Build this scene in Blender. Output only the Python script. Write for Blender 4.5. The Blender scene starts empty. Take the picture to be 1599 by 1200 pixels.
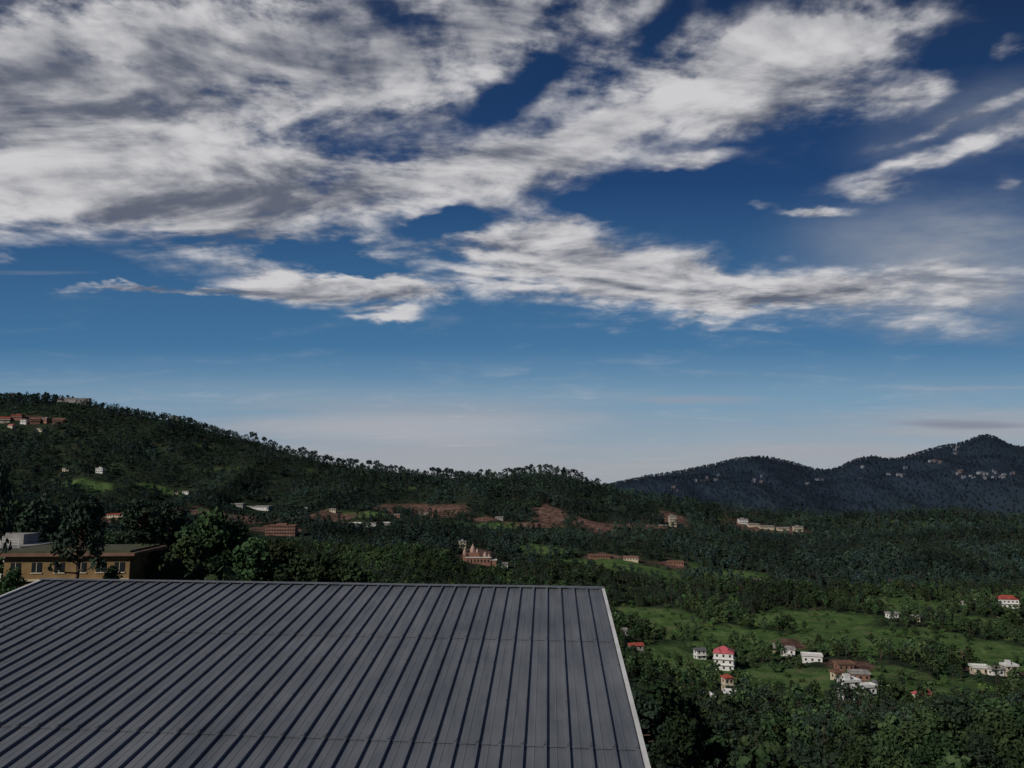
import bpy, math, random
import numpy as np
from mathutils import Vector, Matrix
random.seed(7); np.random.seed(7)
S = bpy.context.scene
COL = S.collection
F = 1185.0; PITCH = math.radians(7.2)

# ------------------------------------------------------------ survey helpers
def bearing(px, py):
    u = (px-799.5)/F; v = (600-py)/F
    fy = math.cos(PITCH)-v*math.sin(PITCH)
    return u/fy, (math.sin(PITCH)+v*math.cos(PITCH))/fy      # x/y , z/y

# ------------------------------------------------------------ noise
_perm = np.random.RandomState(3).rand(256, 256)
def vnoise(x, y):
    xi = np.floor(x).astype(int); yi = np.floor(y).astype(int)
    fx = x-xi; fy = y-yi
    fx = fx*fx*(3-2*fx); fy = fy*fy*(3-2*fy)
    g = lambda a, b: _perm[a & 255, b & 255]
    return (g(xi, yi)*(1-fx)+g(xi+1, yi)*fx)*(1-fy)+(g(xi, yi+1)*(1-fx)+g(xi+1, yi+1)*fx)*fy
def fbm(x, y, o=4):
    s = 0; a = .5; t = 0
    for i in range(o):
        s = s+a*vnoise(x+17.3*i, y+9.1*i); t += a; a *= .5; x = x*2.03; y = y*2.03
    return s/t

# ------------------------------------------------------------ terrain
ST = [
 (8,   [(0,-12),(1600,-12)]),
 (60,  [(0,-13),(400,-15),(700,-20),(1000,-28),(1600,-28)]),
 (110, [(-300,-14),(0,-17),(200,-19),(400,-22),(560,-27),(800,-38),(1000,-45),(1600,-46)]),
 (200, [(0,-34),(400,-42),(700,-58),(1000,-68),(1600,-68)]),
 (300, [(0,-48),(400,-58),(700,-72),(1000,-85),(1600,-85)]),
 (400, [(0,-52),(400,-62),(700,-76),(1000,-95),(1600,-96)]),
 (550, [(0,-52),(400,-62),(700,-76),(1000,-98),(1600,-100)]),
 (700, [(0,-50),(400,-58),(700,-70),(1000,-92),(1300,-98),(1600,-100)]),
 (850, [(0,-40),(400,-48),(700,-59),(1000,-76),(1300,-88),(1600,-90)]),
 (1000,[(0,-24),(200,-30),(400,-38),(700,-50),(1000,-58),(1300,-75),(1600,-76)]),
 (1200,[(0,55),(200,38),(400,8),(600,-15),(850,-16),(950,-32),(1100,-50),(1200,-60),(1300,-64),(1600,-58)]),
 (1400,[(-300,155),(0,150),(100,141),(200,121),(300,99),(400,66),(450,49),(530,23),(600,17),(680,5),(730,1),(790,3),(850,13),(900,2),(940,-18),(1000,-41),(1100,-64),(1300,-85),(1600,-84)]),
 (1800,[(0,60),(400,0),(700,-70),(1000,-115),(1600,-140)]),
 (2400,[(0,-90),(400,-140),(1000,-160),(1600,-150)]),
 (3200,[(800,-230),(950,-130),(1060,-55),(1190,-15),(1290,-75),(1370,-20),(1450,-10),(1550,50),(1650,20),(1900,20)]),
 (4000,[(700,-230),(850,-90),(930,-45),(965,-24),(1000,8),(1050,30),(1100,58),(1140,92),(1190,114),(1230,90),(1270,46),(1300,36),(1330,84),(1360,116),(1385,98),(1410,103),(1440,138),(1480,172),(1515,188),(1540,228),(1556,222),(1580,166),(1610,158),(1680,200),(1900,120)]),
 (5000,[(700,-300),(1000,-180),(1600,-60)]),
 (8000,[(0,-350),(1600,-350)]),
 (40000,[(0,-400),(1600,-400)]),
]
SD = np.array([s[0] for s in ST], float)
_cx = np.arange(-1200, 2801, 10.0)
def _smooth(a, n):
    k = np.ones(n)/n
    return np.convolve(np.pad(a, n//2, mode='edge'), k, 'valid')[:len(a)]
TAB = []
for d, pts in ST:
    r = np.interp(_cx, [p[0] for p in pts], [p[1] for p in pts])
    r = _smooth(r, 3 if d in (1400, 4000) else 9)
    TAB.append(r)
TAB = np.array(TAB)
def height(x, y):
    x = np.asarray(x, float); y = np.asarray(y, float)
    yy = np.maximum(y, 8.0)
    px = 799.5+F*1.008*x/np.maximum(yy, 60.0)
    px = np.clip(px, -1190, 2790)
    c = (px+1200)/10; ci = np.floor(c).astype(int); cf = c-ci
    ld = np.log(SD); ly = np.log(np.minimum(yy, 39999))
    k = np.clip(np.searchsorted(ld, ly, side='right')-1, 0, len(SD)-2)
    def row(j):
        j = np.clip(j, 0, len(SD)-1)
        return TAB[j, ci]*(1-cf)+TAB[j, ci+1]*cf
    z0 = row(k-1); z1 = row(k); z2 = row(k+1); z3 = row(k+2)
    l0 = ld[np.clip(k-1, 0, None)]; l1 = ld[k]; l2 = ld[k+1]; l3 = ld[np.clip(k+2, None, len(SD)-1)]
    h = l2-l1; t = (ly-l1)/h
    s1 = (z1-z0)/np.maximum(l1-l0, 1e-3); s12 = (z2-z1)/h; s2 = (z3-z2)/np.maximum(l3-l2, 1e-3)
    m1 = np.where(s1*s12 > 0, 2*s1*s12/(s1+s12+1e-9*np.sign(s1+s12)+1e-12), 0)
    m2 = np.where(s2*s12 > 0, 2*s2*s12/(s2+s12+1e-9*np.sign(s2+s12)+1e-12), 0)
    t2 = t*t; t3 = t2*t
    z = (2*t3-3*t2+1)*z1+(t3-2*t2+t)*h*m1+(-2*t3+3*t2)*z2+(t3-t2)*h*m2
    near = np.clip((yy-60)/300, 0, 1)
    g = 1-np.abs(2*fbm(x/170+5, y/260+2, 3)-1)
    fold = (g-.75)*38*np.clip((yy-800)/200, 0, 1)*np.clip((1400-yy)/250, 0, 1)
    g2 = 1-np.abs(2*fbm(x/420+1, y/900+7, 4)-1)
    fold2 = (g2-.75)*150*np.clip((yy-2400)/400, 0, 1)*np.clip((3980-yy)/700, 0, 1)
    z = z+fold+fold2+near*(fbm(x/60, y/60, 3)-.5)*9
    return z
def hz(x, y): return float(height(np.array([x]), np.array([y]))[0])
def hit(px, py, dmin=80, dmax=4600):
    a, e = bearing(px, py)
    d = np.exp(np.linspace(math.log(dmin), math.log(dmax), 1800))
    hh = height(a*d, d); ok = np.where(hh >= e*d)[0]
    i = ok[0] if len(ok) else int(np.argmin(e*d-hh))
    return a*d[i], d[i], float(hh[i])

# ------------------------------------------------------------ ground cover patches (world ellipses)
def patch(px, py, rx, ry, mind=5):
    x, y, z = hit(px, py, 130)
    x1, y1, _ = hit(px, py-ry, 130); x2, y2, _ = hit(px, py+ry, 130)
    return (x, y, max(rx*y/F, 3), max(min(abs(y1-y2)/2, 90), mind))
DIRT = [patch(*p, 14) for p in [
 (320,802,70,10),(395,814,85,13),(440,830,55,10),(500,803,70,7),(640,803,70,5),(690,800,48,11),(760,810,50,5),(860,806,28,14),(840,817,55,5),
 (930,817,50,5),(1000,822,40,5),(1050,816,32,16),(1180,822,55,10),(1235,826,30,6),(1398,908,12,10),(940,870,34,5),(1055,884,30,8),(990,874,24,6),
 (180,806,50,6)]]+[patch(*p) for p in [(60,657,50,5),(745,868,28,16),(1325,1040,38,17),(1245,1008,28,9),(1340,1060,22,10),(1495,1025,22,6),(1540,1048,60,4),(560,818,50,4),(1190,910,26,5),(1140,1062,14,6)]]
SUNLIT_MEAD = [patch(*p) for p in [
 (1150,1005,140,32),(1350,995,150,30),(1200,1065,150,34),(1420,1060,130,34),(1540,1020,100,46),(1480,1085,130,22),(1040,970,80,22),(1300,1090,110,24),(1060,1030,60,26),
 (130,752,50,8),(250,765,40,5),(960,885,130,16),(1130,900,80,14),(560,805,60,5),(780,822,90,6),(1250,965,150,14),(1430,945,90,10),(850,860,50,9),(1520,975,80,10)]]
def cover(x, y, lst):
    m = np.zeros_like(x)
    for (cx, cy, rx, ry) in lst:
        r = np.sqrt(((x-cx)/rx)**2+((y-cy)/ry)**2)
        m = np.maximum(m, np.clip(1.6-1.3*r, 0, 1))
    return m
def masks(x, y):
    n = fbm(x/12, y/18, 4)
    d = np.clip((cover(x, y, DIRT)+(n-.5)*1.6-.42)*3, 0, 1)
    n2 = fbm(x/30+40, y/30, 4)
    m = np.clip((cover(x, y, SUNLIT_MEAD)+(n2-.5)*1.6-.30)*2, 0, 1)
    return d, m

# ------------------------------------------------------------ material helpers
def new_mat(name):
    m = bpy.data.materials.new(name); m.use_nodes = True
    nt = m.node_tree; b = nt.nodes['Principled BSDF']
    b.inputs['Roughness'].default_value = .8
    b.inputs['Specular IOR Level'].default_value = .2
    return m, nt, b
def noisy(name, c1, c2, scale=3, rough=.8, spec=.2, metal=0, detail=6, bump=0, coords='Object', rnd=0.0):
    m, nt, b = new_mat(name)
    tc = nt.nodes.new('ShaderNodeTexCoord')
    n = nt.nodes.new('ShaderNodeTexNoise'); n.inputs['Scale'].default_value = scale; n.inputs['Detail'].default_value = detail
    nt.links.new(tc.outputs[coords], n.inputs['Vector'])
    r = nt.nodes.new('ShaderNodeValToRGB')
    r.color_ramp.elements[0].position = .32; r.color_ramp.elements[1].position = .68
    r.color_ramp.elements[0].color = (*c1, 1); r.color_ramp.elements[1].color = (*c2, 1)
    nt.links.new(n.outputs['Fac'], r.inputs['Fac'])
    out = r.outputs['Color']
    if rnd:
        oi = nt.nodes.new('ShaderNodeObjectInfo')
        hs = nt.nodes.new('ShaderNodeHueSaturation')
        mr = nt.nodes.new('ShaderNodeMapRange'); mr.inputs['To Min'].default_value = 1-rnd; mr.inputs['To Max'].default_value = 1+rnd*1.2
        nt.links.new(oi.outputs['Random'], mr.inputs['Value'])
        # stands of lighter and darker trees
        ln = nt.nodes.new('ShaderNodeTexNoise'); ln.inputs['Scale'].default_value = .012; ln.inputs['Detail'].default_value = 2
        nt.links.new(oi.outputs['Location'], ln.inputs['Vector'])
        lm = nt.nodes.new('ShaderNodeMapRange'); lm.inputs['From Min'].default_value = .35; lm.inputs['From Max'].default_value = .65; lm.inputs['To Min'].default_value = .68; lm.inputs['To Max'].default_value = 1.6
        nt.links.new(ln.outputs['Fac'], lm.inputs['Value'])
        mm_ = nt.nodes.new('ShaderNodeMath'); mm_.operation = 'MULTIPLY'
        nt.links.new(mr.outputs['Result'], mm_.inputs[0]); nt.links.new(lm.outputs['Result'], mm_.inputs[1]); nt.links.new(mm_.outputs[0], hs.inputs['Value'])
        mr2 = nt.nodes.new('ShaderNodeMapRange'); mr2.inputs['From Min'].default_value = 0; mr2.inputs['To Min'].default_value = .47; mr2.inputs['To Max'].default_value = .53
        ml = nt.nodes.new('ShaderNodeMath'); ml.operation = 'MULTIPLY'; ml.inputs[1].default_value = 7.31
        fr = nt.nodes.new('ShaderNodeMath'); fr.operation = 'FRACT'
        nt.links.new(oi.outputs['Random'], ml.inputs[0]); nt.links.new(ml.outputs[0], fr.inputs[0]); nt.links.new(fr.outputs[0], mr2.inputs['Value'])
        nt.links.new(mr2.outputs['Result'], hs.inputs['Hue'])
        nt.links.new(out, hs.inputs['Color']); out = hs.outputs['Color']
    nt.links.new(out, b.inputs['Base Color'])
    b.inputs['Roughness'].default_value = rough; b.inputs['Specular IOR Level'].default_value = spec; b.inputs['Metallic'].default_value = metal
    return m

M_leafA = noisy('broadleaf_foliage', (.028,.050,.023), (.055,.090,.036), .6, .75, .1, detail=1, rnd=.4)
M_leafB = noisy('pine_needles', (.021,.038,.027), (.038,.063,.038), .6, .75, .1, detail=1, rnd=.3)
M_leafH = noisy('haze_tinted_ridge_broadleaf', (.028,.049,.040), (.047,.075,.054), .6, .9, .0, detail=1, rnd=.35)  # greens shifted to blue-grey: aerial haze painted into the leaf colour
M_leafI = noisy('haze_tinted_ridge_needles', (.020,.036,.037), (.034,.056,.050), .6, .9, .0, detail=1, rnd=.3)  # same painted haze, in the needle colour
M_leafF = noisy('haze_tinted_distant_foliage', (.022,.036,.058), (.029,.044,.066), .6, .9, .0, detail=1, rnd=.10)  # bluest leaves: stronger haze painted into the base colour
M_leafG = noisy('sun_tinted_shrub_foliage', (.042,.082,.026), (.080,.130,.040), .9, .75, .1, detail=1, rnd=.4)  # shrub green, brightened along with the grass to look sunlit
M_bark = noisy('bark', (.05,.038,.03), (.11,.08,.06), 4, .9, .1)
M_white = noisy('white_plaster', (.62,.61,.58), (.82,.81,.78), .5, .8)
M_cream = noisy('cream_plaster', (.50,.42,.30), (.62,.55,.42), .5, .8)
M_grey = noisy('grey_concrete', (.22,.21,.20), (.36,.35,.33), .5, .9)
M_brick = noisy('bare_brick', (.20,.10,.07), (.33,.18,.13), .6, .9)
M_yel = noisy('ochre_plaster', (.20,.130,.06), (.29,.195,.095), .8, .85)
M_pink = noisy('pink_roof_sheet', (.50,.10,.12), (.62,.16,.18), .8, .6)
M_red = noisy('red_roof_sheet', (.30,.06,.045), (.42,.10,.07), .8, .6)
M_brn = noisy('brown_roof_slab', (.15,.08,.06), (.24,.14,.10), .8, .8)
M_slate = noisy('slate_roof', (.10,.10,.11), (.17,.17,.18), .8, .7)
M_moss = noisy('mossy_concrete', (.05,.065,.03), (.12,.11,.075), 1.2, .9)
M_glass, nt, b = new_mat('window_glass'); b.inputs['Base Color'].default_value = (.02,.025,.03,1); b.inputs['Roughness'].default_value = .15; b.inputs['Specular IOR Level'].default_value = .5
M_trim = noisy('painted_white_trim', (.55,.55,.53), (.74,.74,.72), 2, .5)

# ------------------------------------------------------------ mesh builder
class MB:
    def __init__(s): s.v = []; s.f = []; s.m = []
    def box(s, x0, x1, y0, y1, z0, z1, mi=0):
        n = len(s.v)
        s.v += [(x0,y0,z0),(x1,y0,z0),(x1,y1,z0),(x0,y1,z0),(x0,y0,z1),(x1,y0,z1),(x1,y1,z1),(x0,y1,z1)]
        for q in ((0,3,2,1),(4,5,6,7),(0,1,5,4),(1,2,6,5),(2,3,7,6),(3,0,4,7)):
            s.f.append(tuple(n+i for i in q)); s.m.append(mi)
    def poly(s, pts, faces, mi=0):
        n = len(s.v); s.v += [tuple(p) for p in pts]
        for q in faces: s.f.append(tuple(n+i for i in q)); s.m.append(mi)
    def obj(s, name, mats, parent=None, smooth=False):
        me = bpy.data.meshes.new(name); me.from_pydata([tuple(p) for p in s.v], [], s.f)
        for m in mats: me.materials.append(m)
        me.polygons.foreach_set('material_index', s.m)
        if smooth: me.polygons.foreach_set('use_smooth', [True]*len(s.f))
        me.update()
        o = bpy.data.objects.new(name, me); COL.objects.link(o)
        if parent: o.parent = parent
        return o

# ------------------------------------------------------------ ground sheet
us = np.linspace(-1.05, 1.05, 640)
ds = np.concatenate([np.linspace(-70, 100, 70), np.exp(np.linspace(math.log(103), math.log(1500), 430)), np.exp(np.linspace(math.log(1510), math.log(4600), 170)), np.exp(np.linspace(math.log(4700), math.log(39000), 40))])
U, D = np.meshgrid(us, ds)
X = U*(D+80.0); Y = D
Z = height(X, Y)
Z = Z+np.clip((Y-120)/100, 0, 1)*np.clip((2500-Y)/500, 0, 1)*(fbm(X/7, Y/7, 3)-.5)*2.0
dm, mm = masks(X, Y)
nr, nc = X.shape
V = np.stack([X, Y, Z], -1).reshape(-1, 3)
idx = np.arange(nr*nc).reshape(nr, nc)
Q = np.stack([idx[:-1, :-1], idx[:-1, 1:], idx[1:, 1:], idx[1:, :-1]], -1).reshape(-1, 4)
me = bpy.data.meshes.new('ground'); me.vertices.add(len(V)); me.vertices.foreach_set('co', V.ravel())
me.loops.add(Q.size); me.loops.foreach_set('vertex_index', Q.ravel().astype(np.int32))
me.polygons.add(len(Q)); me.polygons.foreach_set('loop_start', (np.arange(len(Q))*4).astype(np.int32)); me.polygons.foreach_set('use_smooth', np.ones(len(Q), bool))
me.update(calc_edges=True)
for nm, arr in (('dirt', dm), ('meadow_sun_tint', mm), ('far', np.clip((Y-1500)/1500, 0, 1))):
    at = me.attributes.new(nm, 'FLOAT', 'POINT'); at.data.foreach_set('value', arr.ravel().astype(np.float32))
ground = bpy.data.objects.new('ground', me); COL.objects.link(ground)
gm, nt, b = new_mat('hillside_ground'); b.inputs['Specular IOR Level'].default_value = 0; b.inputs['Roughness'].default_value = 1
N = nt.nodes; L = nt.links
tc = N.new('ShaderNodeTexCoord')
def tnoise(sc, det=8, rough=.6):
    n = N.new('ShaderNodeTexNoise'); n.inputs['Scale'].default_value = sc; n.inputs['Detail'].default_value = det; n.inputs['Roughness'].default_value = rough
    L.new(tc.outputs['Object'], n.inputs['Vector']); return n.outputs['Fac']
def ramp(fac, stops):
    r = N.new('ShaderNodeValToRGB'); e = r.color_ramp.elements
    while len(e) < len(stops): e.new(.5)
    for i, (p, c) in enumerate(stops): e[i].position = p; e[i].color = (*c, 1)
    L.new(fac, r.inputs['Fac']); return r.outputs['Color']
def mix(f, a, c):
    m = N.new('ShaderNodeMix'); m.data_type = 'RGBA'
    L.new(f, m.inputs[0]); L.new(a, m.inputs[6]); L.new(c, m.inputs[7]); return m.outputs[2]
def attr(n):
    a = N.new('ShaderNodeAttribute'); a.attribute_name = n; return a.outputs['Fac']
forestc = ramp(tnoise(.12, 5), [(.35, (.018,.030,.020)), (.5, (.027,.042,.025)), (.65, (.042,.050,.033))])
meadc_sun_tint = ramp(tnoise(.07, 10, .72), [(.33, (.042,.082,.032)), (.46, (.078,.140,.045)), (.56, (.115,.175,.062)), (.66, (.16,.145,.09))])  # lighter grass, with sunlight on the open patches painted into its colour
dirtc = ramp(tnoise(.15, 6, .7), [(.35, (.07,.042,.034)), (.50, (.145,.085,.068)), (.66, (.24,.165,.135))])
far_haze_c = ramp(tnoise(.02, 8, .7), [(.35, (.021,.035,.055)), (.6, (.030,.045,.066))])  # bluish ground colour stands in for haze over the far hills
c = mix(attr('meadow_sun_tint'), forestc, meadc_sun_tint); c = mix(attr('dirt'), c, dirtc); c = mix(attr('far'), c, far_haze_c)
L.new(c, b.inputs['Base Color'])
bp = N.new('ShaderNodeBump'); bp.inputs['Strength'].default_value = .7; bp.inputs['Distance'].default_value = 3
L.new(tnoise(.2, 6, .7), bp.inputs['Height']); L.new(bp.outputs['Normal'], b.inputs['Normal'])
me.materials.append(gm)

# ------------------------------------------------------------ trees
def leaves(mb, rs, centers, radii, counts, size, mi, flat=.8, droop=0):
    for (c, r, n) in zip(centers, radii, counts):
        p = rs.normal(size=(n, 3)); p /= np.linalg.norm(p, axis=1)[:, None]
        rad = rs.uniform(.5, 1.08, (n, 1)); q = p*rad*r; q[:, 2] *= flat; q += c
        t = rs.normal(size=(n, 3)); t /= np.linalg.norm(t, axis=1)[:, None]
        nn = p+.7*rs.normal(size=(n, 3)); nn /= np.linalg.norm(nn, axis=1)[:, None]
        t = np.cross(nn, t); t /= np.linalg.norm(t, axis=1)[:, None]+1e-6
        bb = np.cross(nn, t)
        s = size*rs.uniform(.6, 1.4, (n, 1))
        for k in range(n):
            a = q[k]; w = t[k]*s[k]; h = bb[k]*s[k]*.75
            m = len(mb.v)
            mb.v += [tuple(a-w), tuple(a-h*.9+w*.1), tuple(a+w*.9), tuple(a+h)]
            mb.f.append((m, m+1, m+2, m+3)); mb.m.append(mi)
def tube(mb, pts, rad, seg, mi):
    n0 = len(mb.v)
    for i, (p, r) in enumerate(zip(pts, rad)):
        p = np.array(p)
        d = np.array(pts[min(i+1, len(pts)-1)])-np.array(pts[max(i-1, 0)]); d = d/(np.linalg.norm(d)+1e-9)
        a = np.cross(d, [0.3, .9, .1]); a /= np.linalg.norm(a)+1e-9; c = np.cross(d, a)
        for k in range(seg):
            t = 2*math.pi*k/seg; mb.v.append(tuple(p+r*(a*math.cos(t)+c*math.sin(t))))
    for i in range(len(pts)-1):
        for k in range(seg):
            a = n0+i*seg+k; c = n0+i*seg+(k+1) % seg
            mb.f.append((a, c, c+seg, a+seg)); mb.m.append(mi)
def make_tree(name, kind, seed, ncl, nlf, lsize, leafmat, seg=6):
    """10 m tall tree, kind: pine / umbrella / broad / shrub"""
    rs = np.random.RandomState(seed); mb = MB()
    cs = []; rr = []
    lean = rs.uniform(-.5, .5, 2)
    if kind == 'pine':
        top = np.array([lean[0], lean[1], 9.3])
        tp = [np.array([0, 0, -.8]), np.array([lean[0]*.2, lean[1]*.1, 3]), np.array([lean[0]*.7, lean[1]*.5, 6.5]), top]
        tube(mb, tp, [.22, .17, .12, .04], seg, 0)
        for i in range(ncl):
            f = (i+.5)/ncl; z = 4.6+4.9*f**.8
            R = (2.3*(1-f)**.55+.35)*rs.uniform(.55, 1.1); th = i*2.4+rs.uniform(-.5, .5)
            base = np.array([lean[0]*z/10, lean[1]*z/10, z-.7])
            e = np.array([base[0]+R*math.cos(th), base[1]+R*math.sin(th), z+rs.uniform(-.2, .5)])
            cs.append(e); rr.append(rs.uniform(.55, 1.0))
            if seg > 3 or i % 3 == 0: tube(mb, [base, (base+e)/2+np.array([0, 0, -.15]), e], [.07, .05, .02], 3 if seg < 6 else 4, 0)
        fl = .6
    elif kind == 'umbrella':
        top = np.array([lean[0], lean[1], 9.0])
        tp = [np.array([0, 0, -.8]), np.array([lean[0]*.3, lean[1]*.1, 4]), np.array([lean[0]*.7, lean[1]*.5, 7]), top]
        tube(mb, tp, [.26, .20, .13, .04], 4, 0)
        for i in range(ncl):
            f = (i+.5)/ncl; z = 6.0+3.4*f**.7
            R = (2.9*(1-f)**.45+.2)*rs.uniform(.45, 1.1); th = i*2.4+rs.uniform(-.5, .5)
            base = np.array([lean[0]*z/10, lean[1]*z/10, z-1.2])
            e = np.array([base[0]+R*math.cos(th), base[1]+R*math.sin(th), z])
            cs.append(e); rr.append(rs.uniform(.75, 1.25))
            tube(mb, [base, (base+e)/2+np.array([0, 0, -.1]), e], [.08, .06, .02], 3, 0)
        fl = .62
    elif kind == 'broad':
        tp = [np.array([0, 0, -.8]), np.array([lean[0]*.3, lean[1]*.3, 2.2]), np.array([lean[0], lean[1], 5.5])]
        tube(mb, tp, [.30, .22, .10], seg, 0)
        for i in range(ncl):
            f = (i+.5)/ncl; z = 2.6+6.6*f
            prof = math.sin(math.pi*min(1, (.22+.78*f)))**.6
            R = 2.9*prof*rs.uniform(.25, 1.08); th = i*2.4+rs.uniform(-.6, .6)
            e = np.array([lean[0]+R*math.cos(th), lean[1]+R*math.sin(th), z+rs.uniform(-.3, .3)])
            cs.append(e); rr.append(rs.uniform(.75, 1.35))
            if seg > 3 and i % 2 == 0: tube(mb, [tp[1]+(tp[2]-tp[1])*f*.8, (tp[1]+e)/2+np.array([0, 0, .5]), e], [.10, .06, .02], 4, 0)
        fl = .75
    else:
        for i in range(ncl):
            R = rs.uniform(0, 3.6); th = rs.uniform(0, 6.28)
            cs.append(np.array([R*math.cos(th), R*math.sin(th), rs.uniform(1.0, 5.5-R*.8)])); rr.append(rs.uniform(1.2, 2.2))
        fl = .8
    leaves(mb, rs, cs, rr, [max(4, int(nlf*r*r)) for r in rr], lsize, 1, fl)
    me = bpy.data.meshes.new(name); me.from_pydata(mb.v, [], mb.f)
    me.materials.append(M_bark); me.materials.append(leafmat)
    me.polygons.foreach_set('material_index', mb.m); me.update()
    return me
def proto_collection(name, meshes):
    c = bpy.data.collections.new(name)
    for i, m in enumerate(meshes):
        o = bpy.data.objects.new('%s_%02d' % (name, i), m); c.objects.link(o)
    return c
mid = proto_collection('tree_kind', [
    make_tree('broad_mid_a','broad',1,14,14,.58,M_leafA,3), make_tree('broad_mid_b','broad',2,12,15,.58,M_leafA,3),
    make_tree('broad_mid_c','broad',3,15,13,.56,M_leafA,3), make_tree('pine_mid_a','pine',4,15,20,.40,M_leafB,4),
    make_tree('pine_mid_b','pine',5,13,22,.40,M_leafB,4), make_tree('shrub_mid','shrub',6,9,8,.7,M_leafG,3), make_tree('shrub_mid_b','shrub',9,8,8,.7,M_leafA,3)])
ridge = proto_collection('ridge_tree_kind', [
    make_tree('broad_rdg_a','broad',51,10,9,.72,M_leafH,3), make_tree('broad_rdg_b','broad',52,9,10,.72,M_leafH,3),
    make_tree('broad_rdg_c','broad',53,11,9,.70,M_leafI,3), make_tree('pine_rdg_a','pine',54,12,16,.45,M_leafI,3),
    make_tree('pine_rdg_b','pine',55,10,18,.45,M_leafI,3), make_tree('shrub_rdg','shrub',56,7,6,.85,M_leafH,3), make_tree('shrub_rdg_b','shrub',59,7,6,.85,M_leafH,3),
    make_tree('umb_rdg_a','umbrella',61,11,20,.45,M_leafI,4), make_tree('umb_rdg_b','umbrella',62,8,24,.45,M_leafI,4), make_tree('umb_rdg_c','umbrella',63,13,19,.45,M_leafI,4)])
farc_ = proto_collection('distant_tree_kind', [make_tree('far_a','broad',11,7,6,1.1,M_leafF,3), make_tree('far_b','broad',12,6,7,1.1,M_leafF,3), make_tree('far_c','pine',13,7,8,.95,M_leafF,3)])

def scatter(name, pts, scl, idx, coll):
    me = bpy.data.meshes.new(name); n = len(pts); me.vertices.add(n); me.vertices.foreach_set('co', np.asarray(pts, np.float32).ravel())
    a = me.attributes.new('scl', 'FLOAT', 'POINT'); a.data.foreach_set('value', np.asarray(scl, np.float32))
    a = me.attributes.new('rot', 'FLOAT', 'POINT'); a.data.foreach_set('value', np.random.uniform(0, 6.28, n).astype(np.float32))
    a = me.attributes.new('kind', 'INT', 'POINT'); a.data.foreach_set('value', np.asarray(idx, np.int32))
    o = bpy.data.objects.new(name, me); COL.objects.link(o)
    g = bpy.data.node_groups.new(name+'_nodes', 'GeometryNodeTree')
    g.interface.new_socket('Geometry', in_out='INPUT', socket_type='NodeSocketGeometry')
    g.interface.new_socket('Geometry', in_out='OUTPUT', socket_type='NodeSocketGeometry')
    gi = g.nodes.new('NodeGroupInput'); go = g.nodes.new('NodeGroupOutput')
    ip = g.nodes.new('GeometryNodeInstanceOnPoints'); ci = g.nodes.new('GeometryNodeCollectionInfo')
    ci.inputs['Collection'].default_value = coll; ci.inputs['Separate Children'].default_value = True; ci.inputs['Reset Children'].default_value = True
    def na(nm, t):
        q = g.nodes.new('GeometryNodeInputNamedAttribute'); q.data_type = t; q.inputs['Name'].default_value = nm; return q.outputs['Attribute']
    g.links.new(gi.outputs[0], ip.inputs['Points']); g.links.new(ci.outputs[0], ip.inputs['Instance'])
    ip.inputs['Pick Instance'].default_value = True
    g.links.new(na('kind', 'INT'), ip.inputs['Instance Index'])
    cx = g.nodes.new('ShaderNodeCombineXYZ'); g.links.new(na('rot', 'FLOAT'), cx.inputs['Z'])
    g.links.new(cx.outputs[0], ip.inputs['Rotation']); g.links.new(na('scl', 'FLOAT'), ip.inputs['Scale'])
    g.links.new(ip.outputs[0], go.inputs[0])
    md = o.modifiers.new('scatter', 'NODES'); md.node_group = g
    return o
KEEP = []   # (x,y,r) clearings round buildings
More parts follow.
